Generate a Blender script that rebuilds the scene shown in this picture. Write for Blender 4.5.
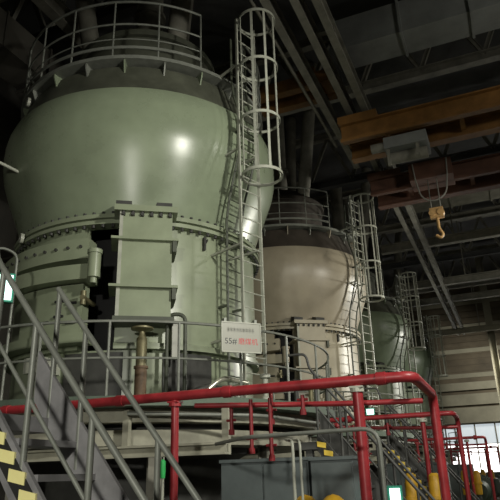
import bpy, math, random
from math import sin, cos, radians as rad, pi
from mathutils import Vector, Matrix

random.seed(7)
for o in list(bpy.data.objects): bpy.data.objects.remove(o)
scene = bpy.context.scene
col = scene.collection

# ------------------------------------------------------------------ camera
AZ, PITCH, ROLL = rad(22.6), rad(20.6), rad(1.7)
fwd = Vector((-sin(AZ)*cos(PITCH), cos(AZ)*cos(PITCH), sin(PITCH)))
r0 = Vector((cos(AZ), sin(AZ), 0)); u0 = r0.cross(fwd)
rt = r0*cos(ROLL) - u0*sin(ROLL); up = r0*sin(ROLL) + u0*cos(ROLL)
cam = bpy.data.cameras.new('camera'); cam.sensor_width = 36; cam.sensor_fit = 'HORIZONTAL'
cam.lens = 600/500*36; cam.clip_end = 300; cam.clip_start = .05
cam_o = bpy.data.objects.new('camera', cam); col.objects.link(cam_o)
M = Matrix((rt, up, -fwd)).transposed().to_4x4(); M.translation = Vector((0, 0, 1.6))
cam_o.matrix_world = M
scene.camera = cam_o

# ------------------------------------------------------------------ light
w = bpy.data.worlds.new('world'); scene.world = w; w.use_nodes = True
w.node_tree.nodes['Background'].inputs[0].default_value = (.9, .95, .85, 1)
w.node_tree.nodes['Background'].inputs[1].default_value = .012
vs = scene.view_settings
vs.view_transform = 'Standard'; vs.look = 'None'; vs.gamma = 1; vs.use_curve_mapping = False
vs.exposure = 0.0

def lamp(name, loc, target, energy, size, colr, cone=70, blend=.7):
    l = bpy.data.lights.new(name, 'SPOT'); l.shadow_soft_size = size; l.energy = energy; l.color = colr
    l.spot_size = rad(cone); l.spot_blend = blend
    o = bpy.data.objects.new(name, l); col.objects.link(o); o.location = loc
    o.rotation_euler = (Vector(target)-Vector(loc)).to_track_quat('-Z', 'Y').to_euler()
    return o
WARM = (1, .98, .87)
lamp('hall_spot', (4.5, 3.7, 7.2), (-7.2, 10.4, 4.2), 3100, .3, WARM, 80, .8)
lamp('hall_spot', (5.5, 14.5, 7.2), (-7.2, 20.2, 4.2), 1700, .3, (1, .95, .82), 76, .8)
lamp('hall_spot', (4.6, 26.5, 7.2), (-7.2, 19, 4.6), 3600, .3, WARM, 84, .8)
lamp('hall_spot', (4.8, 37, 7.2), (-7.2, 31, 4.4), 3000, .3, WARM, 84, .8)
lamp('hall_spot', (-.3, -4.5, 4.2), (-4.4, 6, 2.2), 1750, .25, WARM, 74, .8)
lamp('hall_spot', (1.6, 45.5, 8.5), (-4, 52, 6.5), 1500, .3, WARM, 110, .8)  # added spot, only there to brighten the end wall
for p_ in ((4.5, 9.5, 8.6), (4.5, 27, 8.6)):  # added point fill that lifts the roof and crane, not fixtures of the hall
    l_ = bpy.data.lights.new('roof_fill_light', 'POINT'); l_.energy = 210; l_.shadow_soft_size = .25; l_.color = WARM
    o_ = bpy.data.objects.new('roof_fill_light', l_); col.objects.link(o_); o_.location = p_

# ------------------------------------------------------------------ materials
def mat(name, c, rough=.5, metal=0., var=.12, scale=3., spec=.5, bump=0., emit=None, es=0., dust=None):
    m = bpy.data.materials.new(name); m.use_nodes = True
    nt = m.node_tree; b = nt.nodes['Principled BSDF']
    b.inputs['Metallic'].default_value = metal
    b.inputs['Specular IOR Level'].default_value = spec
    tc = nt.nodes.new('ShaderNodeTexCoord'); n = nt.nodes.new('ShaderNodeTexNoise')
    n.inputs['Scale'].default_value = scale; n.inputs['Detail'].default_value = 6; n.inputs['Roughness'].default_value = .62
    nt.links.new(tc.outputs['Object'], n.inputs['Vector'])
    r = nt.nodes.new('ShaderNodeValToRGB')
    d = dust or [x*(1-var*1.6) for x in c]
    r.color_ramp.elements[0].position = .3; r.color_ramp.elements[1].position = .72
    r.color_ramp.elements[0].color = (*d, 1); r.color_ramp.elements[1].color = (*[min(1, x*(1+var)) for x in c], 1)
    nt.links.new(n.outputs['Fac'], r.inputs['Fac']); nt.links.new(r.outputs['Color'], b.inputs['Base Color'])
    mr = nt.nodes.new('ShaderNodeMapRange'); mr.inputs[3].default_value = max(0, rough-.07); mr.inputs[4].default_value = min(1, rough+.1)
    nt.links.new(n.outputs['Fac'], mr.inputs[0]); nt.links.new(mr.outputs[0], b.inputs['Roughness'])
    if bump:
        n2 = nt.nodes.new('ShaderNodeTexNoise'); n2.inputs['Scale'].default_value = scale*9; n2.inputs['Detail'].default_value = 4
        nt.links.new(tc.outputs['Object'], n2.inputs['Vector'])
        bp = nt.nodes.new('ShaderNodeBump'); bp.inputs['Strength'].default_value = bump; bp.inputs['Distance'].default_value = .02
        nt.links.new(n2.outputs['Fac'], bp.inputs['Height']); nt.links.new(bp.outputs['Normal'], b.inputs['Normal'])
    if emit:
        b.inputs['Emission Color'].default_value = (*emit, 1); b.inputs['Emission Strength'].default_value = es
    return m
GREEN = mat('olive_green_paint', (.25, .295, .20), .27, var=.1, scale=1.3)
GREEN2 = mat('olive_green_paint_housing', (.285, .325, .22), .32, var=.1, scale=1.6)
CREAM = mat('cream_beige_paint', (.33, .29, .215), .36, var=.1, scale=1.3)
CREAM2 = mat('cream_beige_paint_housing', (.40, .36, .265), .38, var=.1, scale=1.6)
SEA = mat('sea_green_paint', (.20, .25, .165), .38, var=.12, scale=1.3)
SEA2 = mat('sea_green_paint_housing', (.24, .28, .19), .4, var=.12, scale=1.6)
BAND = mat('dark_olive_band', (.085, .09, .065), .6, var=.25, scale=2)
BANDB = mat('dark_brown_band', (.055, .045, .035), .65, var=.25, scale=2)
DARK = mat('black_steel', (.018, .018, .018), .75, var=.3)
DSTEEL = mat('dark_steel', (.05, .05, .045), .6, var=.3)
GALV = mat('grey_painted_rail', (.22, .23, .20), .45, metal=.15, var=.15, scale=6)
PALE = mat('pale_painted_rail', (.42, .43, .36), .45, var=.12, scale=6)
DGREEN = mat('dark_green_ladder', (.075, .085, .06), .5, var=.2, scale=6)
STAIR = mat('purple_grey_steel', (.27, .265, .27), .5, metal=.1, var=.22, scale=4)
DECK = mat('deck_green', (.12, .16, .12), .6, var=.2)
RING = mat('dusty_pale_concrete', (.38, .37, .29), .7, var=.18, scale=2.5)
RED = mat('red_fire_pipe', (.33, .028, .034), .38, var=.25, scale=5)
REDV = mat('dark_red_valve', (.22, .016, .02), .45, var=.2, scale=5)
YEL = mat('yellow_paint', (.55, .31, .02), .45, var=.15, scale=5)
YELS = mat('yellow_reflective_stripe', (1.0, .90, .40), .4, var=.06, scale=5)
BLKS = mat('black_stripe', (.02, .02, .018), .6, var=.1)
CAB = mat('blue_grey_cabinet', (.105, .125, .125), .5, var=.15, scale=2)
WHITE = mat('white_sign', (.30, .30, .25), .4, var=.06)
REDT = mat('red_lettering', (.6, .05, .06), .5, var=.02)
BLKT = mat('black_lettering', (.03, .03, .035), .5, var=.02)
GREYT = mat('grey_lettering', (.3, .3, .26), .5, var=.02)
RUST = mat('rusty_brown', (.15, .095, .055), .65, var=.3, scale=6)
BRASS = mat('dull_brass', (.20, .18, .10), .45, metal=.4, var=.2, scale=6)
SHINY = mat('bare_metal', (.75, .74, .62), .25, metal=.7, var=.08)
FLOOR = mat('concrete_floor', (.26, .26, .23), .6, var=.25, scale=.8)
PALEW = mat('pale_wall', (.42, .41, .36), .85, var=.15, scale=.5)
WALL = mat('sooty_wall', (.11, .105, .09), .85, var=.3, scale=.5)
ROOF = mat('sooty_roof', (.10, .10, .10), .85, var=.3, scale=.4)
SHADED = mat('shaded_duct', (.05, .045, .035), .8, var=.3, scale=1)  # gloom behind the mills put into the ducts' dark colour
CONC = mat('dusty_concrete', (.30, .28, .21), .8, var=.15, scale=.7)
SIDING = mat('brown_siding', (.13, .105, .07), .75, var=.25, scale=.6)
STEELB = mat('dusty_beam', (.24, .23, .19), .65, var=.25, scale=2)
DUCT = mat('grey_duct', (.26, .27, .26), .6, var=.2, scale=1)
ORANGE = mat('crane_orange', (.24, .115, .03), .55, var=.25, scale=2)
RBROWN = mat('crane_red_brown', (.12, .055, .035), .6, var=.25, scale=2)
HOOK = mat('hook_yellow_brown', (.55, .34, .14), .5, var=.2, scale=8)
CHAIN = mat('hoist_chain', (.3, .3, .27), .5, metal=.4, var=.1)
GLOW = mat('exit_sign_glow', (.1, .5, .4), .4, emit=(.72, 1, .9), es=2.4, var=.02)
GLOWW = mat('lit_sign_white', (.6, .9, .85), .4, emit=(.7, 1, .95), es=2.5, var=.02)
SGREEN = mat('sign_green', (.02, .25, .16), .4, var=.05)
PANE = mat('daylight_window_pane', (.8, .8, .8), .3, emit=(1, .98, .95), es=3.2, var=.02)
FROST = mat('frosted_window_pane', (.5, .52, .55), .5, emit=(.85, .95, 1), es=.55, var=.1)
MOTG = mat('dark_green_motor', (.05, .07, .05), .5, var=.2, scale=3)
DSTAIR = mat('dark_stair_steel', (.07, .07, .065), .55, var=.25, scale=4)
YELD = mat('yellow_painted_stripe', (.95, .68, .10), .4, var=.06, scale=5)
GRN = mat('bright_green_tag', (.04, .5, .12), .45, var=.1)
BULB = mat('lamp_glass', (.8, .8, .7), .3, emit=(1, .95, .8), es=3, var=.02)

# ------------------------------------------------------------------ mesh helpers
class MB:
    def __init__(s): s.v = []; s.f = []
    def add(s, vs, fs):
        b = len(s.v); s.v += [tuple(p) for p in vs]; s.f += [tuple(i+b for i in f) for f in fs]; return s
    def box(s, x0, x1, y0, y1, z0, z1, m=None):
        vs = [Vector(p) for p in ((x0,y0,z0),(x1,y0,z0),(x1,y1,z0),(x0,y1,z0),(x0,y0,z1),(x1,y0,z1),(x1,y1,z1),(x0,y1,z1))]
        if m: vs = [m @ p for p in vs]
        return s.add(vs, [(0,3,2,1),(4,5,6,7),(0,1,5,4),(1,2,6,5),(2,3,7,6),(3,0,4,7)])
    def prism(s, poly, z0, z1, m=None):
        n = len(poly); vs = [Vector((x, y, z0)) for x, y in poly] + [Vector((x, y, z1)) for x, y in poly]
        if m: vs = [m @ p for p in vs]
        return s.add(vs, [tuple(range(n-1, -1, -1)), tuple(range(n, 2*n))] + [(i, (i+1) % n, n+(i+1) % n, n+i) for i in range(n)])
    def tube(s, pts, r, n=8, closed=False):
        P = [Vector(p) for p in pts]; k = len(P); rings = []
        T = []
        for i in range(k):
            a = P[(i-1) % k] if (closed or i) else P[0]; b = P[(i+1) % k] if (closed or i < k-1) else P[-1]
            T.append((b-a).normalized())
        nrm = T[0].orthogonal().normalized()
        for i in range(k):
            if i:
                nrm = (nrm - T[i]*nrm.dot(T[i])).normalized()
            bn = T[i].cross(nrm)
            rr = r[i] if isinstance(r, (list, tuple)) else r
            rings.append([P[i] + nrm*(rr*cos(2*pi*j/n)) + bn*(rr*sin(2*pi*j/n)) for j in range(n)])
        vs = [p for q in rings for p in q]; fs = []
        for i in range(k if closed else k-1):
            i2 = (i+1) % k
            for j in range(n): fs.append((i*n+j, i*n+(j+1) % n, i2*n+(j+1) % n, i2*n+j))
        if not closed:
            fs.append(tuple(range(n-1, -1, -1))); fs.append(tuple((k-1)*n+j for j in range(n)))
        return s.add(vs, fs)
    def lathe(s, prof, a0=0, a1=360, n=96, closed=False, c=(0, 0)):
        full = abs(a1-a0) >= 359.9; k = len(prof); m = n if full else n+1; vs = []
        for i in range(m):
            a = rad(a0+(a1-a0)*i/n)
            for r, z in prof: vs.append((c[0]+r*cos(a), c[1]+r*sin(a), z))
        fs = []
        for i in range(n):
            i2 = (i+1) % m if full else i+1
            for j in range(k if closed else k-1):
                j2 = (j+1) % k
                fs.append((i*k+j, i2*k+j, i2*k+j2, i*k+j2))
        if closed and not full:
            fs.append(tuple(range(k))); fs.append(tuple((m-1)*k+j for j in range(k-1, -1, -1)))
        return s.add(vs, fs)
    def disc(s, r, z0, z1, c=(0, 0), n=24):
        return s.lathe([(0.0001, z0), (r, z0), (r, z1), (0.0001, z1)], n=n, c=c)
    def ibeam(s, p0, p1, h, wd, t=.03):
        a, b = Vector(p0), Vector(p1); d = (b-a); L = d.length; d.normalize()
        zz = Vector((0, 0, 1))
        if abs(d.z) > .95: zz = Vector((1, 0, 0))
        x = zz.cross(d).normalized(); z = d.cross(x)
        m = Matrix((x, z, d)).transposed().to_4x4(); m.translation = a
        q = [(-wd/2, -h/2), (wd/2, -h/2), (wd/2, -h/2+t), (t/2, -h/2+t), (t/2, h/2-t), (wd/2, h/2-t), (wd/2, h/2), (-wd/2, h/2), (-wd/2, h/2-t), (-t/2, h/2-t), (-t/2, -h/2+t), (-wd/2, -h/2+t)]
        return s.prism(q, 0, L, m)
    def mesh(s, name, smooth=None):
        me = bpy.data.meshes.new(name); me.from_pydata(s.v, [], s.f); me.update()
        import bmesh
        bm = bmesh.new(); bm.from_mesh(me); bmesh.ops.recalc_face_normals(bm, faces=bm.faces); bm.to_mesh(me); bm.free()
        if smooth:
            me.polygons.foreach_set('use_smooth', [True]*len(me.polygons)); me.set_sharp_from_angle(angle=rad(smooth))
        return me
CACHE = {}
def obj(name, src, material, parent=None, loc=None, rot=None, smooth=None, key=None, **tags):
    if key and key in CACHE: me = CACHE[key]
    else:
        if callable(src): src = src()
        me = src.mesh(name, smooth) if isinstance(src, MB) else src
        if key: CACHE[key] = me
    o = bpy.data.objects.new(name, me); col.objects.link(o)
    if not me.materials: me.materials.append(material)
    elif me.materials[0] != material:
        o.material_slots[0].link = 'OBJECT'; o.material_slots[0].material = material
    if parent: o.parent = parent
    if loc: o.location = loc
    if rot: o.rotation_euler = rot
    for a, b in tags.items(): o[a] = b
    return o
def thing(name, label, category, loc=(0, 0, 0), rz=0, group=None):
    o = bpy.data.objects.new(name, None); col.objects.link(o); o.location = loc; o.rotation_euler = (0, 0, rz)
    o.empty_display_size = .2
    o['label'] = label; o['category'] = category
    if group: o['group'] = group
    return o
def struct(name, src, material, smooth=None):
    return obj(name, src, material, smooth=smooth, kind='structure')
def pol(r, a, z): return (r*cos(rad(a)), r*sin(rad(a)), z)
def arc(r, z, a0, a1, n, c=(0, 0)): return [(c[0]+r*cos(rad(a0+(a1-a0)*i/n)), c[1]+r*sin(rad(a0+(a1-a0)*i/n)), z) for i in range(n+1)]
def bend(pts, r=.12, n=5):
    P = [Vector(p) for p in pts]; out = [P[0]]
    for i in range(1, len(P)-1):
        a = (P[i-1]-P[i]); b = (P[i+1]-P[i]); rr = min(r, a.length*.49, b.length*.49)
        a = P[i]+a.normalized()*rr; b = P[i]+b.normalized()*rr
        for k in range(n+1):
            t = k/n; out.append(a*(1-t)**2 + P[i]*2*t*(1-t) + b*t*t)
    return out+[P[-1]]

# ------------------------------------------------------------------ the hall
XL, XR, YF, YB, ZR = -15, 9, -12, 52, 17
struct('floor', MB().box(XL-.3, XR+.3, YF-.3, YB+.3, -.3, 0), FLOOR)
struct('ceiling', MB().box(XL-.3, XR+.3, YF-.3, YB+.3, ZR, ZR+.3), ROOF)
struct('wall_left', MB().box(XL-.3, XL, YF, YB, 0, ZR), WALL)
struct('wall_right', MB().box(XR, XR+.3, YF, YB, 0, ZR), PALEW)
struct('wall_front', MB().box(XL, XR, YF-.3, YF, 0, ZR), PALEW)
# end wall with its window band
wb = struct('wall_back', MB().box(XL, XR, YB, YB+.3, 0, 1.3).box(XL, XR, YB, YB+.3, 5.0, ZR).box(XL, -9, YB, YB+.3, 1.3, 5.0), SIDING)
for z0, z1, d in ((5.0, 6.15, .5), (6.35, 7.2, .3), (7.5, 8.1, .42)):
    obj('concrete_band', MB().box(XL, XR, YB-d, YB-.002, z0, z1), CONC, wb)
for i in range(14):
    z = 8.5+i*.5
    obj('siding_plank', MB().box(XL, XR, YB-.10, YB-.002, z, z+.34), SIDING if i % 4 else CONC, wb)
nw = 0
for i in range(12):
    x = -9+i*1.5; nw += 1
    wo = obj('window_%d' % nw, MB().box(x, x+.05, YB-.05, YB+.2, 1.3, 5).box(x+1.45, x+1.5, YB-.05, YB+.2, 1.3, 5).box(x+.05, x+1.45, YB-.05, YB+.2, 1.3, 1.36).box(x+.05, x+1.45, YB-.05, YB+.2, 4.88, 5).box(x+.05, x+1.45, YB-.04, YB+.18, 3.38, 3.44), CONC, key='winframe%d' % i, kind='structure')
    for z0, z1, pm in ((1.36, 3.38, PANE), (3.44, 4.88, FROST)):
        obj('pane', MB().box(x+.05, x+1.45, YB+.05, YB+.08, z0, z1), pm, wo)
# columns standing along the hall
for k, (x, y, lab) in enumerate([(-.58, 47, 'pale steel column before the bright end windows'), (-11.6, 6.0, 'dark steel column behind the large olive mill'), (-11.6, 15.7, 'dark steel column behind the cream mill'),
                              (-11.6, 25.3, 'dark steel column behind the sea green mill'), (-11.6, 35, 'dark steel column behind the last mill of the row')]):
    t = thing('steel_column', lab, 'column', (x, y, 0))
    obj('shaft', MB().ibeam((0, 0, .04), (0, 0, 16.9), .5, .5, .04), CONC if k == 0 else STEELB, t)
    obj('base_plate', MB().box(-.4, .4, -.4, .4, 0, .04), STEELB, t)

# ------------------------------------------------------------------ grinding mills
MX, MY, DY = -7.2, 10.84, 9.66
WHO = ['large olive mill', 'cream mill', 'sea green mill', 'last mill of the row']
MILLS = [(GREEN, GREEN2, BAND, 'large olive green coal grinding mill behind the hanging white sign'),
         (CREAM, CREAM2, BANDB, 'cream beige grinding mill with dark brown top band'),
         (SEA, SEA2, BAND, 'sea green grinding mill standing next to the cream mill'),
         (SEA, SEA2, BAND, 'sea green grinding mill standing last in the row before the end windows')]
def make_mill(k, mats):
    MBODY, MHOUS, MBAND, lab = mats
    t = thing('grinding_mill', lab, 'mill', (MX, MY+DY*k, 0), 0, 'row of grinding mills')
    P = lambda name, src, m, par=None, **kw: obj(name, src, m, par or t, **kw)
    P('pedestal', lambda: MB().lathe([(0.001, 0), (2.5, 0), (2.5, .3), (2.1, .35), (2.1, 1.9), (2.3, 2.0), (2.3, 2.55), (0.001, 2.55)], n=64), DSTEEL, key='m_ped', smooth=35)
    P('skirt', lambda: MB().lathe([(2.3, 2.72), (2.46, 2.72), (2.46, 3.7), (2.3, 3.7)], n=96, closed=True), MHOUS, key='m_skirt', smooth=35)
    # lower housing with the open bay beside the cover box
    hs = P('lower_housing', lambda: MB().lathe([(2.38, 3.7), (2.6, 3.7), (2.6, 3.8), (2.54, 3.82), (2.54, 6.0), (2.38, 6.0)], a0=-65.5, a1=-65.5+346, n=110, closed=True), MHOUS, key='m_house', smooth=35)
    P('bay_shade_drum', lambda: MB().lathe([(0.001, 3.7), (1.9, 3.7), (1.9, 6.0), (0.001, 6.0)], n=64), DARK, key='m_inner', smooth=35)  # near-black colour stands in for the shade inside the open bay
    # bolted flange
    fl = P('flange', lambda: MB().lathe([(2.40, 6.0), (2.68, 6.0), (2.68, 6.07), (2.6, 6.07), (2.6, 6.12), (2.68, 6.12), (2.68, 6.2), (2.40, 6.2)], n=120, closed=True), MHOUS, key='m_flange', smooth=35)
    def bolts():
        b = MB()
        for i in range(90):
            a = i*4
            x, y, _ = pol(2.635, a, 0); b.lathe([(0.0005, 5.94), (.034, 5.94), (.034, 6.0)], n=6, c=(x, y)); b.lathe([(.034, 6.2), (.034, 6.25), (.0005, 6.25)], n=6, c=(x, y))
        return b
    P('flange_bolts', bolts, DSTEEL, fl, key='m_bolts', kind='stuff')
    P('separator_body', lambda: MB().lathe([(2.45, 6.2), (2.5, 6.22), (2.62, 6.55), (2.77, 6.95), (2.91, 7.32), (3.03, 7.66), (3.085, 7.92), (3.10, 8.12), (3.095, 8.35), (3.06, 8.56), (2.99, 8.74), (2.9, 8.74)], n=128), MBODY, key='m_sep', smooth=30)
    P('top_cone', lambda: MB().lathe([(2.97, 8.735), (2.95, 8.76), (2.68, 9.46), (2.6, 9.5)], n=128), MBAND, key='m_cone', smooth=30)
    # top deck with guard rail
    dk = P('top_deck', lambda: MB().lathe([(0.001, 9.52), (2.88, 9.52), (2.88, 9.6), (0.001, 9.60)], n=128), GALV, key='m_tdeck', smooth=35)
    def gus():
        return MB().prism([(2.66, 9.2), (2.74, 9.2), (2.84, 9.46), (2.84, 9.52), (2.6, 9.52)], -.014, .014, Matrix.Rotation(pi/2, 4, 'X'))
    for i in range(22):
        P('gusset', gus, GALV if i % 2 else MBODY, dk, key='m_gus', rot=(0, 0, rad(-66+i*360/22)))
    for z, r, nm in ((10.98, .028, 'top_rail'), (10.40, .022, 'mid_rail'), (10.02, .014, 'low_rail')):
        P(nm, lambda: MB().tube(arc(2.84, z, -8, 344-18, 110), r, 6), GALV, dk, key='m_rail%s' % nm, smooth=50)
    P('low_band', lambda: MB().lathe([(2.855, 9.765), (2.875, 9.765), (2.875, 9.83), (2.855, 9.83)], -8, 326, n=110, closed=True), GALV, dk, key='m_toe', smooth=35)
    for i in range(19):
        P('rail_post', lambda: MB().tube([(2.84, 0, 9.6), (2.84, 0, 10.98)], .02, 6), GALV, dk, key='m_post', rot=(0, 0, rad(-8+i*334/18)), smooth=50)
    # top drum and feed pipe
    P('top_drum', lambda: MB().lathe([(1.75, 9.6), (1.75, 9.72), (1.62, 9.72), (1.62, 11.1), (1.72, 11.1), (1.72, 11.25), (1.2, 11.7), (.6, 11.9), (0.001, 11.9)], n=80), MBAND, key='m_drum', smooth=30)
    P('feed_pipe', lambda: MB().lathe([(.34, 11.85), (.34, 13.0), (.42, 13.0), (.42, 13.1), (.34, 13.1), (.34, 16.98)], n=32), STEELB, key='m_feed', smooth=30)
    for a in (-150, -28, 92):
        P('outlet_pipe', lambda: MB().tube(bend([(1.3, 0, 11.3), (1.5, 0, 12.2), (2.3, 0, 16.9)], .5), .24, 16), STEELB, key='m_out', rot=(0, 0, rad(a)), smooth=50)
    # lifting lugs
    def lug(): return MB().lathe([(.035, -.03), (.10, -.03), (.10, .03), (.035, .03)], n=20, closed=True)
    for r, a, z in ((2.76, -113, 6.06), (2.86, -118, 9.28)):
        P('lifting_lug', lug, PALE, key='m_lug', loc=pol(r, a, z), rot=(pi/2, 0, rad(-33)), smooth=40)
    P('pipe_stub', lambda: MB().tube([(2.95, 0, 7.47), (3.36, 0, 7.55)], .035, 8), PALE, key='m_stub', rot=(0, 0, rad(-114)), smooth=50)
    # cover box on the front, its flange, ribs and bolts
    R = Matrix.Rotation(rad(-55.5), 4, 'Z')
    bx = P('cover_box', lambda: MB().box(2.3, 2.98, -.42, .49, 4.16, 6.08, R), MHOUS, key='m_box')
    P('box_flange', lambda: MB().box(2.25, 3.07, -.54, .58, 6.08, 6.19, R), MHOUS, bx, key='m_bfl')
    for z in (5.53, 4.66):
        P('rib', lambda: MB().box(2.4, 3.08, -.57, .60, z, z+.045, R), MHOUS, bx, key='m_rib%.2f' % z)
        P('rib_bracket', lambda: MB().box(2.5, 3.06, .50, .57, z-.2, z, R), DGREEN, bx, key='m_ribb%.2f' % z)
    P('corner_strip', lambda: MB().box(2.9, 3.0, -.44, -.38, 4.16, 6.08, R), PALE, bx, key='m_cst')
    P('base_plate', lambda: MB().box(2.3, 3.03, -.48, .55, 4.08, 4.16, R), DGREEN, bx, key='m_bpl')
    for i in range(6):
        P('bolt', lambda: MB().tube([(3.0, 0, 6.0), (3.0, 0, 6.08)], .035, 6).tube([(2.98, 0, 6.03), (3.045, 0, 6.03)], .03, 6), DSTEEL, bx, key='m_bb%d' % i if 0 else None, loc=R @ Vector((0, -.38+i*.165, 0)) , rot=(0, 0, rad(-55.5)))
    for y in (-.42, .30):
        P('dark_wedge', lambda: MB().prism([(2.55, 6.19), (3.02, 6.19), (3.02, 6.28), (2.62, 6.40)], y-.06, y+.22, Matrix.Rotation(rad(-55.5), 4, 'Z') @ Matrix.Rotation(pi/2, 4, 'X')), DSTEEL, bx, key='m_wl%.2f' % y)  # dark wedge blocks on top of the box flange
    # bolted clamp bands, hinge pin and journal door to the left of the bay
    cb = P('clamp_band', lambda: MB().lathe([(2.5, 5.28), (2.86, 5.28), (2.86, 5.66), (2.5, 5.66)], -124, -75, n=40, closed=True), MHOUS, key='m_cb1', smooth=35)
    for i in range(9):
        P('bolt', lambda: MB().tube([(2.85, 0, 5.50), (2.90, 0, 5.50)], .03, 6), DSTEEL, cb, key='m_cbolt', rot=(0, 0, rad(-78-i*5)))
    P('hinge_band', lambda: MB().lathe([(2.5, 4.86), (2.98, 4.86), (2.98, 5.13), (2.5, 5.13)], -124, -73.5, n=40, closed=True), MHOUS, key='m_cb2', smooth=35)
    hx, hy, _ = pol(3.05, -71.3, 0)
    hp = P('hinge_pin', lambda: MB().lathe([(0.001, 4.84), (.11, 4.84), (.11, 5.33), (0.001, 5.33)], n=20, c=(hx, hy)).lathe([(.11, 5.27), (.13, 5.27), (.13, 5.34), (0.001, 5.34)], n=20, c=(hx, hy)).lathe([(0.001, 4.74), (.06, 4.74), (.06, 4.86)], n=14, c=(hx, hy)), MHOUS, key='m_pin', smooth=40)
    jd = P('journal_door', lambda: MB().lathe([(2.5, 3.95), (2.76, 3.95), (2.76, 4.84), (2.5, 4.84)], -106, -77, n=10, closed=True), MHOUS, key='m_door', smooth=20)
    P('door_rim', lambda: MB().lathe([(2.5, 3.78), (2.86, 3.78), (2.86, 3.95), (2.5, 3.95)], -122, -74, n=36, closed=True), MHOUS, jd, key='m_rim', smooth=35)
    for a, z in ((-86, 4.55), (-86, 4.28), (-81, 4.5), (-81, 4.15), (-92, 4.2)):
        P('hatch_clip', lambda: MB().box(2.74, 2.80, -.09, .09, -.02, .02), DARK, jd, key='m_clip', loc=(0, 0, z), rot=(0, 0, rad(a)))
    P('glint_hatch', lambda: MB().box(2.4, 2.92, -.19, .19, 3.32, 3.58), PALE, key='m_hatch', rot=(0, 0, rad(-93)), label='hatch plate with its reflection painted pale')  # pale paint stands in for the bright reflection on a metal hatch
    P('valve_stub', lambda: MB().tube([(2.5, 0, 4.52), (3.0, 0, 4.52)], .045, 10).tube([(2.95, 0, 4.4), (2.95, 0, 4.64)], .05, 10), BRASS, key='m_vs', rot=(0, 0, rad(-75)), smooth=50)
    # dark panels of the skirt
    for a0, a1 in ((-46, -24), (-86, -62)):
        P('dark_panel', lambda: MB().lathe([(2.4, 2.85), (2.5, 2.85), (2.5, 3.66), (2.4, 3.66)], a0, a1, n=14, closed=True), DSTEEL, key='m_dp%d' % a0, smooth=35)
    # grease canister standing below the box
    gx, gy, _ = pol(2.9, -55, 0)
    gc = P('grease_canister', lambda: MB().lathe([(0.001, 2.72), (.1, 2.72), (.1, 3.3), (.12, 3.3), (.12, 3.34), (0.001, 3.34)], n=18, c=(gx, gy)), RUST, key='m_gc', smooth=35)
    P('canister_top', lambda: MB().lathe([(.09, 3.34), (.09, 3.8), (.05, 3.86), (.05, 3.92), (.19, 3.96), (.19, 3.99), (0.001, 4.02)], n=20, c=(gx, gy)), BRASS, gc, key='m_gct', smooth=35)
    # white level gauge in a bent black pipe
    g = P('gauge_pipe', lambda: MB().tube(bend([pol(2.76, -46, 2.75), pol(2.76, -46, 4.28), pol(2.86, -40, 4.28), pol(2.86, -40, 2.75)], .16, 6), .035, 10), DGREEN, key='m_gp', smooth=50)
    P('level_gauge', lambda: MB().box(2.7, 2.76, -.055, .055, 3.5, 4.2), WHITE, g, key='m_lg', rot=(0, 0, rad(-43)), label='white level gauge glass')
    P('name_bracket', lambda: MB().box(2.52, 2.62, -.02, .02, 5.66, 5.92).tube([(2.58, .08, 5.9), (2.58, 0, 5.75)], .018, 6), DSTEEL, key='m_nb', rot=(0, 0, rad(-29)))
    return t
for k in range(4): make_mill(k, MILLS[k])

# ------------------------------------------------------------------ service decks round the mills
def make_deck(k):
    t = thing('service_deck', 'round steel service deck with railing around the ' + WHO[k], 'platform', (MX, MY+DY*k, 0), 0, 'service decks round the mills')
    P = lambda name, src, m, **kw: obj(name, src, m, t, **kw)
    P('deck_plate', lambda: MB().lathe([(2.32, 2.58), (4.1, 2.58), (4.1, 2.72), (2.32, 2.72)], n=120, closed=True), DECK, key='d_plate', smooth=35)
    P('upper_ring_beam', lambda: MB().lathe([(3.2, 2.38), (3.75, 2.38), (3.75, 2.575), (3.2, 2.575)], n=100, closed=True), RING, key='d_r1', smooth=35)
    P('ring_web', lambda: MB().lathe([(3.1, 2.28), (3.4, 2.28), (3.4, 2.38), (3.1, 2.38)], n=80, closed=True), DSTEEL, key='d_r2', smooth=35)
    P('lower_ring_beam', lambda: MB().lathe([(2.9, 2.06), (3.6, 2.06), (3.6, 2.28), (2.9, 2.28)], n=100, closed=True), RING, key='d_r3', smooth=35)
    P('edge_beam', lambda: MB().ibeam((-2.2, -3.62, 1.96), (3.55, -3.1, 1.96), .16, .16, .03), RING, key='d_eb')
    for i in range(10):
        P('support_leg', lambda: MB().ibeam((3.35, 0, 0), (3.35, 0, 2.06), .2, .2, .025), STEELB, key='d_leg', rot=(0, 0, rad(-15+i*36)))
    for i in range(4):
        P('beam_hanger', lambda: MB().box(-.05, .05, -.04, .04, 1.88, 2.56), RING, key='d_hang', loc=[(3.5, -3.0, 0), (2.0, -3.2, 0), (.2, -3.45, 0), (-1.6, -3.55, 0)][i])
    for z, r, nm in ((3.82, .022, 'top_rail'), (3.27, .018, 'mid_rail')):
        P(nm, lambda: MB().tube(arc(4.05, z, -150, 40, 70), r, 6), GALV, key='d_%s' % nm, smooth=50)
    for i in range(14):
        P('rail_post', lambda: MB().tube([(4.05, 0, 2.72), (4.05, 0, 3.82)], .022, 6), GALV, key='d_post', rot=(0, 0, rad(-150+i*190/13)), smooth=50)
    return t
for k in range(4): make_deck(k)

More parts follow.
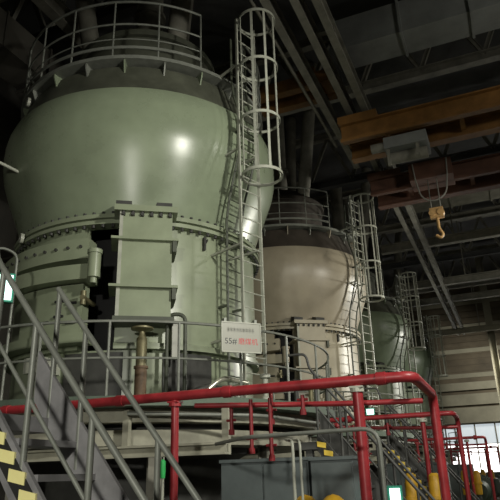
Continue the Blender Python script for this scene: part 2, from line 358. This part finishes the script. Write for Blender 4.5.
# ------------------------------------------------------------------ ladders
def make_caged(k):
    t = thing('caged_ladder', 'pale steel ladder with hooped safety cage on the ' + WHO[k], 'ladder', (MX, MY+DY*k, 0), 0, 'caged ladders on the mills')
    P = lambda name, src, m, **kw: obj(name, src, m, t, **kw)
    A0, A1, RR = -24.5, -15.5, 3.42
    for a in (A0, A1):
        P('side_rail', lambda: MB().box(RR-.03, RR+.03, -.015, .015, 2.72, 10.75), PALE, key='cl_rail', rot=(0, 0, rad(a)))
    for i in range(27):
        z = 2.95+i*.29
        P('rung', lambda: MB().tube([pol(RR, A0, 0), pol(RR, A1, 0)], .013, 6), PALE, key='cl_rung', loc=(0, 0, z))
    cx, cy, _ = pol(3.75, -20, 0)
    for z in (6.95, 8.16, 9.42, 10.61):
        P('cage_hoop', lambda: MB().lathe([(.385, -.03), (.40, -.03), (.40, .03), (.385, .03)], n=36, closed=True), PALE, key='cl_hoop', loc=(cx, cy, z), smooth=35)
    for a in (-135, -85, -45, -5, 45):
        x, y, _ = pol(.377, a, 0)
        P('cage_bar', lambda: MB().box(-.008, .008, -.024, .024, 6.92, 10.64), PALE, key='cl_bar', loc=(cx+x, cy+y, 0), rot=(0, 0, rad(a)))
    for z in (3.9, 5.6, 7.6, 9.57):
        for a in (A0, A1):
            d = 2.55 if z < 6 else (3.05 if z < 9 else 2.86)
            P('standoff', lambda: MB().box(d-.02, RR, -.02, .02, z-.02, z+.02), PALE, key='cl_so%.1f' % z, rot=(0, 0, rad(a)))
def make_hug(k):
    t = thing('hugging_ladder', 'dark green ladder bent to follow the belly of the ' + WHO[k], 'ladder', (MX, MY+DY*k, 0), 0, 'bent ladders on the mills')
    P = lambda name, src, m, **kw: obj(name, src, m, t, **kw)
    prof = [(2.78, 2.72), (2.78, 6.3), (2.86, 6.75), (3.0, 7.2), (3.18, 7.75), (3.23, 8.2), (3.2, 8.6), (3.05, 9.1), (2.99, 9.5), (2.99, 10.6)]
    A0, A1 = -20.3, -11.2
    def rz(z):
        for (r0_, z0), (r1_, z1) in zip(prof, prof[1:]):
            if z0 <= z <= z1: return r0_+(r1_-r0_)*(z-z0)/(z1-z0)
    for a in (A0, A1):
        P('side_rail', lambda: MB().tube([(r, 0, z) for r, z in prof], .026, 6), DGREEN, key='hl_rail', rot=(0, 0, rad(a)), smooth=50)
    for i in range(25):
        z = 3.0+i*.29; r = rz(z)
        P('rung', lambda: MB().tube([pol(r, A0, z), pol(r, A1, z)], .013, 6), DGREEN, key='hl_rung%d' % i)
    for z in (4.6, 5.9, 8.2):
        for a in (A0, A1):
            d = 2.5 if z < 6.5 else 3.06
            P('standoff', lambda: MB().box(d, rz(z), -.02, .02, z-.02, z+.02), DGREEN, key='hl_so%.1f' % z, rot=(0, 0, rad(a)))
for k in range(4): make_caged(k); make_hug(k)

# ------------------------------------------------------------------ hazard striped stairs
SL = 1.245
def make_stair(k, dx, dy):
    t = thing('steel_stair', ['grey steel stair with hazard striped stringer and tube handrails beside the large olive mill', 'grey steel stair with hazard stripes behind the cabinets of the large olive mill', 'grey steel stair with hazard stripes behind the yellow canisters before the cream mill'][k], 'stairs', (dx, dy, 0), 0, 'steel stairs up to the decks')
    P = lambda name, src, m, par=None, **kw: obj(name, src, m, par or t, **kw)
    SM, RM, YM = (STAIR, GALV, YELS) if k == 0 else (DSTAIR, DSTAIR, YELD)
    zs = lambda x: 1.62-(x+2.72)*SL
    xt, xb = -3.05, -1.42
    def stringer(y0, y1, h, up=0):
        q = lambda x: zs(x)+up
        pts = [(xb, 0.0), (xb, q(xb)+h), (xt-up*.8, q(xt-up*.8)+h), (xt-up*.8, q(xt-up*.8)-h), (xb-(2*h-up)/SL, 0)]
        return MB().prism([(x, z) for x, z in pts], -y1, -y0, Matrix.Rotation(pi/2, 4, 'X'))
    ns = P('stringer', lambda: stringer(2.9, 2.93, .14), SM, key='st_n')
    n = 17
    for i in range(n):
        x0 = -2.99+i*.0925
        w_ = .055; hh = .075; sk = -.012
        P('hazard_stripe', lambda: MB().prism([(0, hh), (w_, hh-w_*SL*.55+.0), (w_, -hh+sk), (0, -hh+w_*SL*.55+sk)] if 0 else [(-.062, .078), (.062, .052), (.062, -.018), (-.062, .008)], 2.886, 2.9, Matrix.Rotation(pi/2, 4, 'X') @ Matrix.Scale(-1, 4, (0, 0, 1))), YM, ns, key='st_stripe', loc=(x0, 0, zs(x0)-.01))
    P('stripe_backing', lambda: MB().prism([(xt, zs(xt)+.085), (xt, zs(xt)-.105), (xb, zs(xb)-.105+.09), (xb, zs(xb)+.085)], 2.892, 2.9, Matrix.Rotation(pi/2, 4, 'X') @ Matrix.Scale(-1, 4, (0, 0, 1))), BLKS, ns, key='st_back')
    P('stringer', lambda: stringer(3.47, 3.5, .18, .15), SM, key='st_f')
    for i in range(9):
        z = 1.83-.21*i; x = -2.72-(z-1.62)/SL
        P('tread', lambda: MB().box(-.13, .13, 2.93, 3.47, -.02, .02), SM, key='st_tread', loc=(x, 0, z))
    for y, xs in ((2.915, (-3.03, -2.7, -2.22, -1.75)), (3.485, (-3.03, -2.76, -2.13, -1.6))):
        P('top_handrail', lambda: MB().tube([(xt, y, zs(xt)+.95), (xb+.1, y, zs(xb+.1)+.95)], .021, 8), RM, key='st_tr%.1f' % y, smooth=50)
        P('mid_handrail', lambda: MB().tube([(xt, y, zs(xt)+.48), (xb+.1, y, zs(xb+.1)+.48)], .014, 8), RM, key='st_mr%.1f' % y, smooth=50)
        for x in xs:
            P('rail_post', lambda: MB().tube([(0, y, .0), (0, y, .95)], .02, 8), RM, key='st_p%.1f' % y, loc=(x, 0, zs(x)), smooth=50)
    # landing at the stair head
    x1 = -6.4 if k == 0 else -3.42
    P('landing', lambda: MB().box(x1, xt+.03, 2.9, 3.5, 1.92, 2.02), SM)
    for x in ((-4.2, -6.2) if k == 0 else (-3.2,)):
        P('landing_leg', lambda: MB().box(-.05, .05, 2.95, 3.05, 0, 1.92), SM, key='st_leg', loc=(x, 0, 0))
    for y in (2.915,):
        z0 = zs(xt)
        P('end_loop', lambda: MB().tube(bend([(xt, y, z0+.95), (xt-.06, y, z0+1.03), (xt-.1, y, z0+1.24), (xt-.28, y, z0+1.24), (x1, y, z0+1.0 if k == 0 else z0+1.24)], .1), .02, 8), RM, smooth=50)
make_stair(0, 0, 0); make_stair(1, .45, 5.6); make_stair(2, .57, 10.1)

# ------------------------------------------------------------------ red fire pipe frames
def make_pipes(k, y, z, lab, full):
    t = thing('red_pipe_frame', lab, 'pipe', (0, y, 0), 0, 'red pipe frames along the aisle')
    P = lambda name, src, m, par=None, **kw: obj(name, src, m, par or t, **kw)
    xe = -.88 if k == 0 else -.95; yl = 1.5 if k == 0 else .75
    P('header_pipe', lambda: MB().tube(bend([(-8.5 if k == 0 else -3.3, 0, z), (xe, 0, z), (xe, yl, z-.03), (xe, yl, 0)], .16), .056 if k == 0 else .042, 14), RED, smooth=50)
    for i, x in enumerate((-3.63, -1.46) if k == 0 else (-2.95, -1.46)):
        p = P('support_post', lambda: MB().tube([(0, 0, 0), (0, 0, z-.05)], (.056 if i else .046) if k == 0 else .04, 14), RED, loc=(x, 0, 0), smooth=50)
        P('clamp', lambda: MB().lathe([(.05, -.06), (.075, -.06), (.075, -.02), (.05, -.02)], n=16, closed=True).box(-.07, .07, -.07, .07, -.02, .0), PALE if i else RED, p, loc=(0, 0, z-.06))
    for x in ((-8, -6.2, -4.4, -2.95, -1.2) if k == 0 else (-2.75, -1.2)):
        P('coupling', lambda: MB().tube([(x-.05, 0, z), (x+.05, 0, z)], .068, 14), RED, smooth=40)
    for j, (x, y0, zz) in enumerate(((-2.69, .05, 1.88), (-2.56, .35, 2.2), (-2.46, .05, 1.8), (-2.07, .02, 2.25), (-3.0, .2, 2.1))):
        d = P('drop_pipe', lambda: MB().tube([(x, y0, z-.1 if j != 1 else z), (x, y0, zz)], .023, 8), REDV, smooth=50)
        P('valve', lambda: MB().disc(.035, zz-.06, zz, (x, y0), 10), REDV, d)
        P('valve_handle', lambda: MB().tube([(x-.06, y0, zz+.1), (x+.06, y0, zz+.1)], .015, 6), REDV, d)
    P('branch_pipe', lambda: MB().tube(bend([(-3.4 if k == 0 else -2.9, .06, z-.12), (-2.3, .3, z-.16), (-1.5, .3, z-.2), (xe, .5, z-.2)], .1), .03, 10), RED, smooth=50)
make_pipes(0, 6.3, 2.5, 'long red fire water pipe crossing in front of the large olive mill', True)
make_pipes(1, 11.74-.75, 2.5, 'red fire water pipe crossing in front of the cream mill', True)
make_pipes(2, 21.03-.75, 2.5, 'red fire water pipe crossing in front of the sea green mill', True)
make_pipes(3, 30.4, 2.5, 'red fire water pipe crossing in front of the last mill of the row', True)

# ------------------------------------------------------------------ signs
sg = thing('hanging_sign', 'white metal sign with red and black lettering hung on the deck railing', 'sign', (-3.68, 8.30, 0), 0)
dirv = Vector((-3.40, 8.55, 0))-Vector((-3.95, 7.99, 0)); sa = math.atan2(dirv.y, dirv.x)
sr = Matrix.Rotation(sa, 4, 'Z')
obj('plate', MB().box(-.325, .325, -.012, .012, 3.33, 3.80, sr @ Matrix.Translation((0, -.09, 0))), WHITE, sg)
for z0, z1, x0, x1 in ((3.78, 3.80, -.325, .325), (3.33, 3.35, -.325, .325), (3.33, 3.80, -.325, -.31), (3.33, 3.80, .31, .325)):
    obj('plate_edge', MB().box(x0, x1, -.02, -.0121, z0, z1, sr @ Matrix.Translation((0, -.09, 0))), PALE, sg)
for x in (-.25, .25):
    obj('hook_strap', MB().box(x-.02, x+.02, -.08, .03, 3.80, 3.86, sr), GALV, sg)
def text(body, size, material, x, z, parent, name, base):
    cu = bpy.data.curves.new(name, 'FONT'); cu.body = body; cu.size = size; cu.extrude = .001; cu.align_x = 'LEFT'
    to = bpy.data.objects.new(name, cu); col.objects.link(to)
    dg = bpy.context.evaluated_depsgraph_get()
    me = bpy.data.meshes.new_from_object(to.evaluated_get(dg)); bpy.data.objects.remove(to)
    m = base @ Matrix.Translation((x, 0, z)) @ Matrix.Rotation(pi/2, 4, 'X'); me.transform(m); me.materials.clear()
    return obj(name, me, material, parent)
base = sr @ Matrix.Translation((0, -.104, 0))
text('55#', .125, BLKT, -.275, 3.46, sg, 'lettering', base)
text('磨煤机', .108, REDT, -.055, 3.465, sg, 'lettering', base)
for i in range(9):
    obj('small_lettering', MB().box(-.23+i*.05, -.19+i*.05, -.0015, .0005, 3.655, 3.70, base).box(-.22+i*.05, -.20+i*.05, -.0015, .0005, 3.64, 3.715, base), GREYT, sg)

def lit_sign(name, lab, loc, rz, wd, h, glow, pole=None):
    t = thing(name, lab, 'sign', loc, rz)
    obj('housing', MB().box(-wd/2-.03, wd/2+.03, 0, .1, -h/2-.03, h/2+.03), SGREEN, t)
    obj('lit_face', MB().box(-wd/2, wd/2, -.012, -.001, -h/2, h/2), glow, t)
    if pole: obj('bent_pole', MB().tube(bend(pole, .14), .022, 8), GALV, t, smooth=50)
    return t
lit_sign('exit_sign', 'glowing green exit sign on a bent pole beside the large olive mill', (-6.99, 6.58, 4.42), rad(44), .50, .40, GLOW,
         pole=[(.27, .16, -1.75), (.27, .16, .62), (-.02, .16, .72), (-.3, .16, .4)])
lit_sign('exit_sign', 'small glowing green sign on the deck of the cream mill', (-3.78, 17.7, 3.22), rad(12), .20, .15, GLOW, pole=[(0, .12, -.55), (0, .12, .1)])
ps = lit_sign('lit_panel', 'white lit panel on a low post between the red posts', (-1.50, 8.0, 1.33), rad(10), .125, .15, GLOWW, pole=[(0, .12, -1.33), (0, .12, .08)])

# ------------------------------------------------------------------ cabinets, motors, canisters at floor level
for k in range(3):
    wl = ['before the large olive mill', 'before the cream mill', 'before the sea green mill'][k]
    for x0, x1, dy, top, wide in ((-3.62, -2.43, 7.5, 1.80, 1), (-2.385, -1.86, 7.45, 1.79, 0)):
        t = thing('control_cabinet', ('wide' if wide else 'narrow') + ' blue grey control cabinet ' + wl, 'cabinet', (0, dy+DY*k, 0), 0, 'control cabinets on the floor')
        kk = 'cab%d' % wide
        obj('body', lambda: MB().box(x0, x1, 0, .8, .1, top-.04), CAB, t, key=kk+'b')
        obj('top', lambda: MB().box(x0-.015, x1+.015, -.03, .82, top-.04, top), CAB, t, key=kk+'t')
        obj('plinth', lambda: MB().box(x0+.02, x1-.02, .03, .77, 0, .1), DARK, t, key=kk+'p')
        nd = 2 if wide else 1
        for i in range(nd):
            wdt = (x1-x0)/nd; a = x0+i*wdt
            d = obj('door', lambda: MB().box(a+.015, a+wdt-.015, -.025, 0, .14, top-.07), CAB, t, key=kk+'d%d' % i)
            obj('handle', lambda: MB().box(a+wdt-.1, a+wdt-.06, -.05, -.025, 1.1, 1.3), DARK, d, key=kk+'h%d' % i)
    for i, (x, y, r, top) in enumerate(((-1.64, 10.15, .10, 1.57), (-1.30, 10.3, .10, 1.56))):
        t = thing('yellow_canister', ('yellow upright pump canister ' + ['beside the narrow cabinet', 'beside the red corner post'][i] + ' ' + wl), 'canister', (x, y+DY*k, 0), 0, 'yellow canisters')
        obj('body', lambda: MB().lathe([(0.001, .9), (r*.9, .9), (r, .95), (r, 1.42), (r*.86, 1.45), (r*.86, 1.52), (r*.5, top), (0.001, top)], n=20), YEL, t, key='yc%d' % i, smooth=35)
        obj('foot', lambda: MB().lathe([(0.001, 0), (.13, 0), (.13, .05), (.06, .1), (.06, .9), (0.001, .9)], n=16), DSTEEL, t, key='yf%d' % i, smooth=35)
        obj('collar', lambda: MB().lathe([(r, 1.18), (r+.025, 1.18), (r+.025, 1.23), (r, 1.23)], n=20, closed=True), YEL, t, key='yr%d' % i, smooth=35)
for i, x in enumerate((-2.36, -2.03)):
    t = thing('yellow_motor', ['yellow domed motor before the wide cabinet', 'yellow domed motor beside the red post and the narrow cabinet'][i], 'motor', (x, 7.1, 0), 0, 'yellow motors')
    obj('casing', lambda: MB().lathe([(0.001, .3), (.15, .3), (.16, .4), (.16, 1.22), (.14, 1.3), (.07, 1.36), (0.001, 1.38)], n=24), YEL, t, key='ym', smooth=35)
    for a in range(12):
        obj('cooling_fin', lambda: MB().box(.15, .175, -.006, .006, .45, 1.15), YEL, t, key='ymf', rot=(0, 0, rad(a*30)))
    obj('base', lambda: MB().box(-.155, .155, -.2, .2, 0, .3), DSTEEL, t, key='ymb')

for i, (x, y, lab) in enumerate(((-1.55, 24.5, 'dark green drive motor on the floor beside the sea green mill'), (-1.5, 34, 'dark green drive motor on the floor beside the last mill'), (-1.35, 42.5, 'dark green drive motor on the floor before the end windows'))):
    t = thing('drive_motor', lab, 'motor', (x, y, 0), 0, 'drive motors in the aisle')
    obj('casing', lambda: MB().tube([(0, -.9, .85), (0, -.7, .85), (0, -.68, .85), (0, .68, .85), (0, .7, .85), (0, .9, .85)], [.3, .42, .52, .52, .42, .3], 28), MOTG, t, key='dm_c', smooth=35)
    obj('shaft', lambda: MB().tube([(0, -1.2, .85), (0, -.9, .85)], .08, 14), DSTEEL, t, key='dm_s', smooth=40)
    obj('terminal_box', lambda: MB().box(.45, .7, -.3, .3, .8, 1.25), MOTG, t, key='dm_t')
    for a in range(-4, 5):
        obj('cooling_fin', lambda: MB().lathe([(.5, -.012), (.56, -.012), (.56, .012), (.5, .012)], n=28, closed=True), MOTG, t, key='dm_f', loc=(0, a*.14, .85), rot=(pi/2, 0, 0), smooth=35)
    for sx in (-1, 1):
        obj('foot', lambda: MB().box(-.1, .1, -.6, .6, .2, .55), MOTG, t, key='dm_foot', loc=(sx*.36, 0, 0))
    obj('plinth', lambda: MB().box(-.6, .6, -.95, .95, 0, .2), CONC, t, key='dm_p')

# silver conduits
t = thing('silver_conduit', 'long grey conduit arching over the cabinets and down by the red post', 'conduit', (0, 5.6, 0))
obj('pipe', MB().tube(bend([(-3.2, .9, 1.95), (-2.44, 0, 1.95), (-1.14, 0, 1.97), (-1.13, 0, 0)], .16), .02, 8), GALV, t, smooth=50)
obj('floor_flange', MB().disc(.05, 0, .02, (-1.13, 0), 12), GALV, t)
for i, x in enumerate((-2.01, -1.935)):
    t = thing('silver_conduit', ['pale vertical conduit with elbow, wider of the pair before the cabinets', 'pale vertical conduit with elbow, thinner of the pair before the cabinets'][i], 'conduit', (x, 5.75, 0), 0, 'vertical conduit pair')
    obj('pipe', MB().tube(bend([(0, 0, 0), (0, 0, 1.9), (-.15, .25, 1.93)], .08), .016-.003*i, 8), PALE, t, smooth=50)
    obj('floor_flange', MB().disc(.035, 0, .02, (0, 0), 12), GALV, t)
for i, (x, y) in enumerate(((-4.42, 7.16), (-4.30, 7.18))):
    o = obj('thin_cable', MB().tube([(x, y, 0), (x+.01*i, y, 1.2), (x+.005, y, 1.86)], .009, 5), PALE, label=['thin pale cable hanging under the deck beam beside the stair', 'thin pale cable hanging under the deck beam beside the red post'][i], category='cable', group='cables under the deck beam')
t = thing('marker_rod', 'thin pale rod with bright green tip beside the red post', 'rod', (-3.3, 5.5, 0))
obj('rod', MB().tube([(0, 0, 0), (0, 0, 1.62)], .012, 8), PALE, t, smooth=50)
obj('green_tip', MB().lathe([(0.001, 1.60), (.024, 1.60), (.03, 1.68), (.026, 1.76), (0.001, 1.78)], n=12), GRN, t, smooth=40)

# pipes and clutter on the decks
def clutter(k):
    t = thing('valve_manifold', 'grey pipe manifold with valves on the deck of the ' + WHO[k], 'pipework', (MX, MY+DY*k, 0), 0, 'valve manifolds')
    P = lambda name, src, m, **kw: obj(name, src, m, t, **kw)
    for j, (a, z, r) in enumerate(((-30, 2.9, .05), (-26, 3.05, .04), (-34, 2.8, .035))):
        P('pipe', lambda: MB().tube(bend([pol(2.5, a+6, z), pol(3.5, a+2, z), pol(3.8, a-10, z), pol(3.8, a-16, 2.74)], .15), r, 8), DSTEEL if j != 1 else SHINY, key='cl_p%d' % j, smooth=50)
    for j, a in enumerate((-22, -8, 4)):
        P('valve_body', lambda: MB().lathe([(0.001, 2.72), (.07, 2.72), (.07, 2.8), (.045, 2.82), (.045, 3.1), (.09, 3.12), (.09, 3.18), (0.001, 3.2)], n=14), [PALE, DSTEEL, BRASS][j], key='cl_v', loc=pol(3.75, a, 0), smooth=35)
    P('cross_pipe', lambda: MB().tube(bend([pol(3.9, -58, 2.49), pol(4.25, -30, 2.45), pol(4.25, 5, 2.4), pol(3.4, 30, 2.3)], .3), .03, 8), GALV, key='cl_c', smooth=50)
for k in range(4): clutter(k)

# ------------------------------------------------------------------ overhead: runway beams, cranes, ducts, roof steel
t = thing('runway_beam', 'twin dusty steel runway beam receding over the aisle', 'beam', (0, 0, 11))
for x in (-2.80, -2.38):
    obj('girder', MB().ibeam((x, 6, 0), (x, 46, 0), .42, .17, .035), STEELB, t)
for i in range(10):
    obj('tie_plate', MB().box(-2.84, -2.34, 7+i*4, 7.14+i*4, .10, .16), STEELB, t)
t = thing('runway_beam', 'shorter single runway beam left of the twin beam', 'beam', (0, 0, 11))
obj('girder', MB().ibeam((-3.4, 6, .1), (-3.4, 17.5, .1), .4, .18, .04), STEELB, t)
obj('conduit', MB().tube([(-3.68, 6, .0), (-3.68, 16, .0)], .05, 8), STEELB, t, smooth=50)
def crane(y, z, m, lab, trolley):
    t = thing('bridge_crane', lab, 'crane', (0, y, z), 0)
    for dy in (0, 1.15):
        obj('bridge_girder', MB().ibeam((-3.05, dy, 0), (8.5, dy, 0), .5, .3, .04), m, t)
    obj('end_carriage', MB().box(-3.1, -2.05, -.15, 1.3, .25, .46), m, t)
    for x in (-1.9, 0, 2):
        obj('cross_tie', MB().box(x-.06, x+.06, .15, 1.0, -.12, .02), m, t)
    obj('stiffener', MB().box(-3.05, 8.5, -.2, -.14, -.34, -.26), m, t)
    if trolley:
        tr = obj('trolley', MB().box(-2.0, -.9, .15, 1.0, -.62, -.3), DUCT, t)
        obj('drum', MB().tube([(-1.95, .55, -.75), (-.95, .55, -.75)], .16, 14), STEELB, tr, smooth=50)
        obj('motor', MB().tube([(-2.35, .3, -.48), (-2.0, .3, -.48)], .13, 12), STEELB, tr, smooth=50)
        obj('hanger', MB().box(-1.95, -1.87, .2, .28, -1.1, -.6), STEELB, tr)
        obj('hanger', MB().box(-1.2, -1.12, .2, .28, -.95, -.6), STEELB, tr)
    return t
crane(14.0, 10.14, ORANGE, 'orange bridge crane with trolley under the runway beams', True)
c2 = crane(17.6, 10.14, RBROWN, 'red brown bridge crane carrying the hoist hook', False)
tr = obj('trolley', MB().box(-1.75, -.5, -.66, .2, -.34, .22), RBROWN, c2)
hc = thing('hoist_carriage', 'orange hoist carriage riding on the single runway beam', 'crane', (-3.4, 13.2, 11.32))
obj('frame', MB().box(-1.9, .3, 0, .25, .08, .45), ORANGE, hc)
obj('frame', MB().box(-1.9, .3, .7, .95, .08, .45), ORANGE, hc)
obj('cross_piece', MB().box(.1, .3, .25, .7, .1, .4), ORANGE, hc)
obj('gear_box', MB().box(-.7, -.1, .15, .7, .42, .75), ORANGE, hc)
for y in (.15, .75): obj('wheel', MB().tube([(-.08, y, .08), (.08, y, .08)], .09, 14), DSTEEL, hc, smooth=40)
# hook block
hk = thing('hoist_hook', 'yellow brown hook block hanging on a chain under the red brown crane', 'hook', (-1.12, 17.0, 8.58))
obj('block', MB().box(-.19, .19, -.08, .08, -.1, .22), HOOK, hk)
for x in (-.12, .12): obj('sheave', MB().tube([(x, -.1, .06), (x, .1, .06)], .1, 14), HOOK, hk, smooth=40)
obj('hook', MB().tube(bend([(0, 0, -.1), (0, 0, -.42), (.1, 0, -.62), (.02, 0, -.72), (-.1, 0, -.62)], .06), [.05]*6+[.05]*14 if 0 else .045, 8), HOOK, hk, smooth=50)
for x in (-.13, .13):
    obj('fall_rope', MB().tube([(x, 0, .2), (x, .12, 1.22)], .018, 6), CHAIN, hk)
pts = [(-.5, -.1, 1.75), (-.46, -.1, 1.2)]
for i in range(13):
    u = pi*i/12; pts.append((-.40*cos(u), -.1, .85-.42*sin(u)))
obj('chain_loop', MB().tube(pts+[(.46, -.1, 1.2), (.5, -.1, 1.75)], .022, 6), CHAIN, hk, smooth=50)

def duct(name, lab, x0, x1, y0, y1, z0, z1, m, cat='duct'):
    t = thing(name, lab, cat, (x0, y0, z0))
    a, b, c = x1-x0, y1-y0, z1-z0
    obj('shell', MB().box(0, a, 0, b, 0, c), m, t)
    alongx = a > b; L = a if alongx else b
    for i in range(int(L//1.6)+1):
        s = min(i*1.6+.1, L-.1)
        q = MB().box(s-.03, s+.03, -.05, b+.05, -.05, c+.05) if alongx else MB().box(-.05, a+.05, s-.03, s+.03, -.05, c+.05)
        obj('duct_flange', q, m, t)
    return t
duct('air_duct', 'grey rectangular air duct crossing under the dark roof', -2.7, 8.5, 12.2, 13.1, 11.45, 12.35, DUCT)
duct('air_duct', 'dark air duct crossing beyond the red brown crane', -2.7, 8.5, 24, 25.2, 12.2, 13.2, STEELB)
duct('air_duct', 'dark air duct running behind the mills', -13.5, -12.2, -4, 48, 7.6, 9.0, SHADED)
duct('air_duct', 'dark air duct high behind the mills', -11.2, -10.2, -4, 48, 11.8, 12.8, SHADED)
# roof cross beams
names = ['above the camera side', 'above the orange crane', 'above the cream mill', 'above the sea green mill', 'above the last mill', 'above the row end', 'near the end wall']
for i in range(7):
    y = 4.5+i*6.6
    t = thing('roof_truss', 'sooty steel roof truss ' + names[i], 'truss', (0, y, 0), 0, 'roof trusses')
    obj('bottom_chord', lambda: MB().ibeam((XL, 0, 14), (XR, 0, 14), .35, .3, .04), ROOF if i % 2 else STEELB, t, key='rt_b')
    obj('top_chord', lambda: MB().ibeam((XL, 0, 16.5), (XR, 0, 16.5), .35, .3, .04), STEELB, t, key='rt_t')
    for j in range(12):
        x = XL+j*2
        obj('web_member', lambda: MB().ibeam((0, 0, 14.1), (1, 0, 16.4), .14, .14, .02), STEELB, t, key='rt_w1', loc=(x, 0, 0))
        obj('web_member', lambda: MB().ibeam((2, 0, 14.1), (1, 0, 16.4), .14, .14, .02), STEELB, t, key='rt_w2', loc=(x, 0, 0))
t = thing('roof_purlin', 'sooty roof purlin over the duct behind the mills', 'beam', (-9.5, 0, 13.4))
obj('flanges', MB().ibeam((0, -11, 0), (0, 51, 0), .5, .3, .04), STEELB, t)
# cross beams and pipes in the bay beyond the mills
for i, (y, z, x0, x1, lab) in enumerate(((27, 11.4, -4.5, 8.5, 'dusty cross beam below the twin runway beam'), (33, 11.2, -5, 8.5, 'dusty cross beam beyond the sea green mill'), (39.5, 11.9, -6, 8.5, 'dusty cross beam beyond the last mill'), (44, 10.7, -7, 8.5, 'pale dusty cross beam near the end wall'))):
    t = thing('cross_beam', lab, 'beam', (0, y, z))
    obj('flanges', MB().ibeam((x0, 0, 0), (x1, 0, 0), .4, .3, .05), STEELB if i < 3 else CONC, t)
    for x in (-3, -1.2):
        obj('hanger_rod', MB().tube([(x, 0, .2), (x, 0, 5.4 if i else 2.4)], .03, 6), STEELB, t)
t = thing('fluorescent_lamp', 'long thin lit lamp batten near the end wall', 'lamp', (-2.0, 44, 12.9))
obj('batten', MB().box(-1.0, 1.0, -.06, .06, 0, .08), PALE, t)
obj('tube', MB().tube([(-.95, 0, -.05), (.95, 0, -.05)], .025, 8), PALE, t)
for x in (-.8, .8): obj('hanger', MB().tube([(x, 0, .08), (x, 0, 1.4)], .01, 5), STEELB, t)
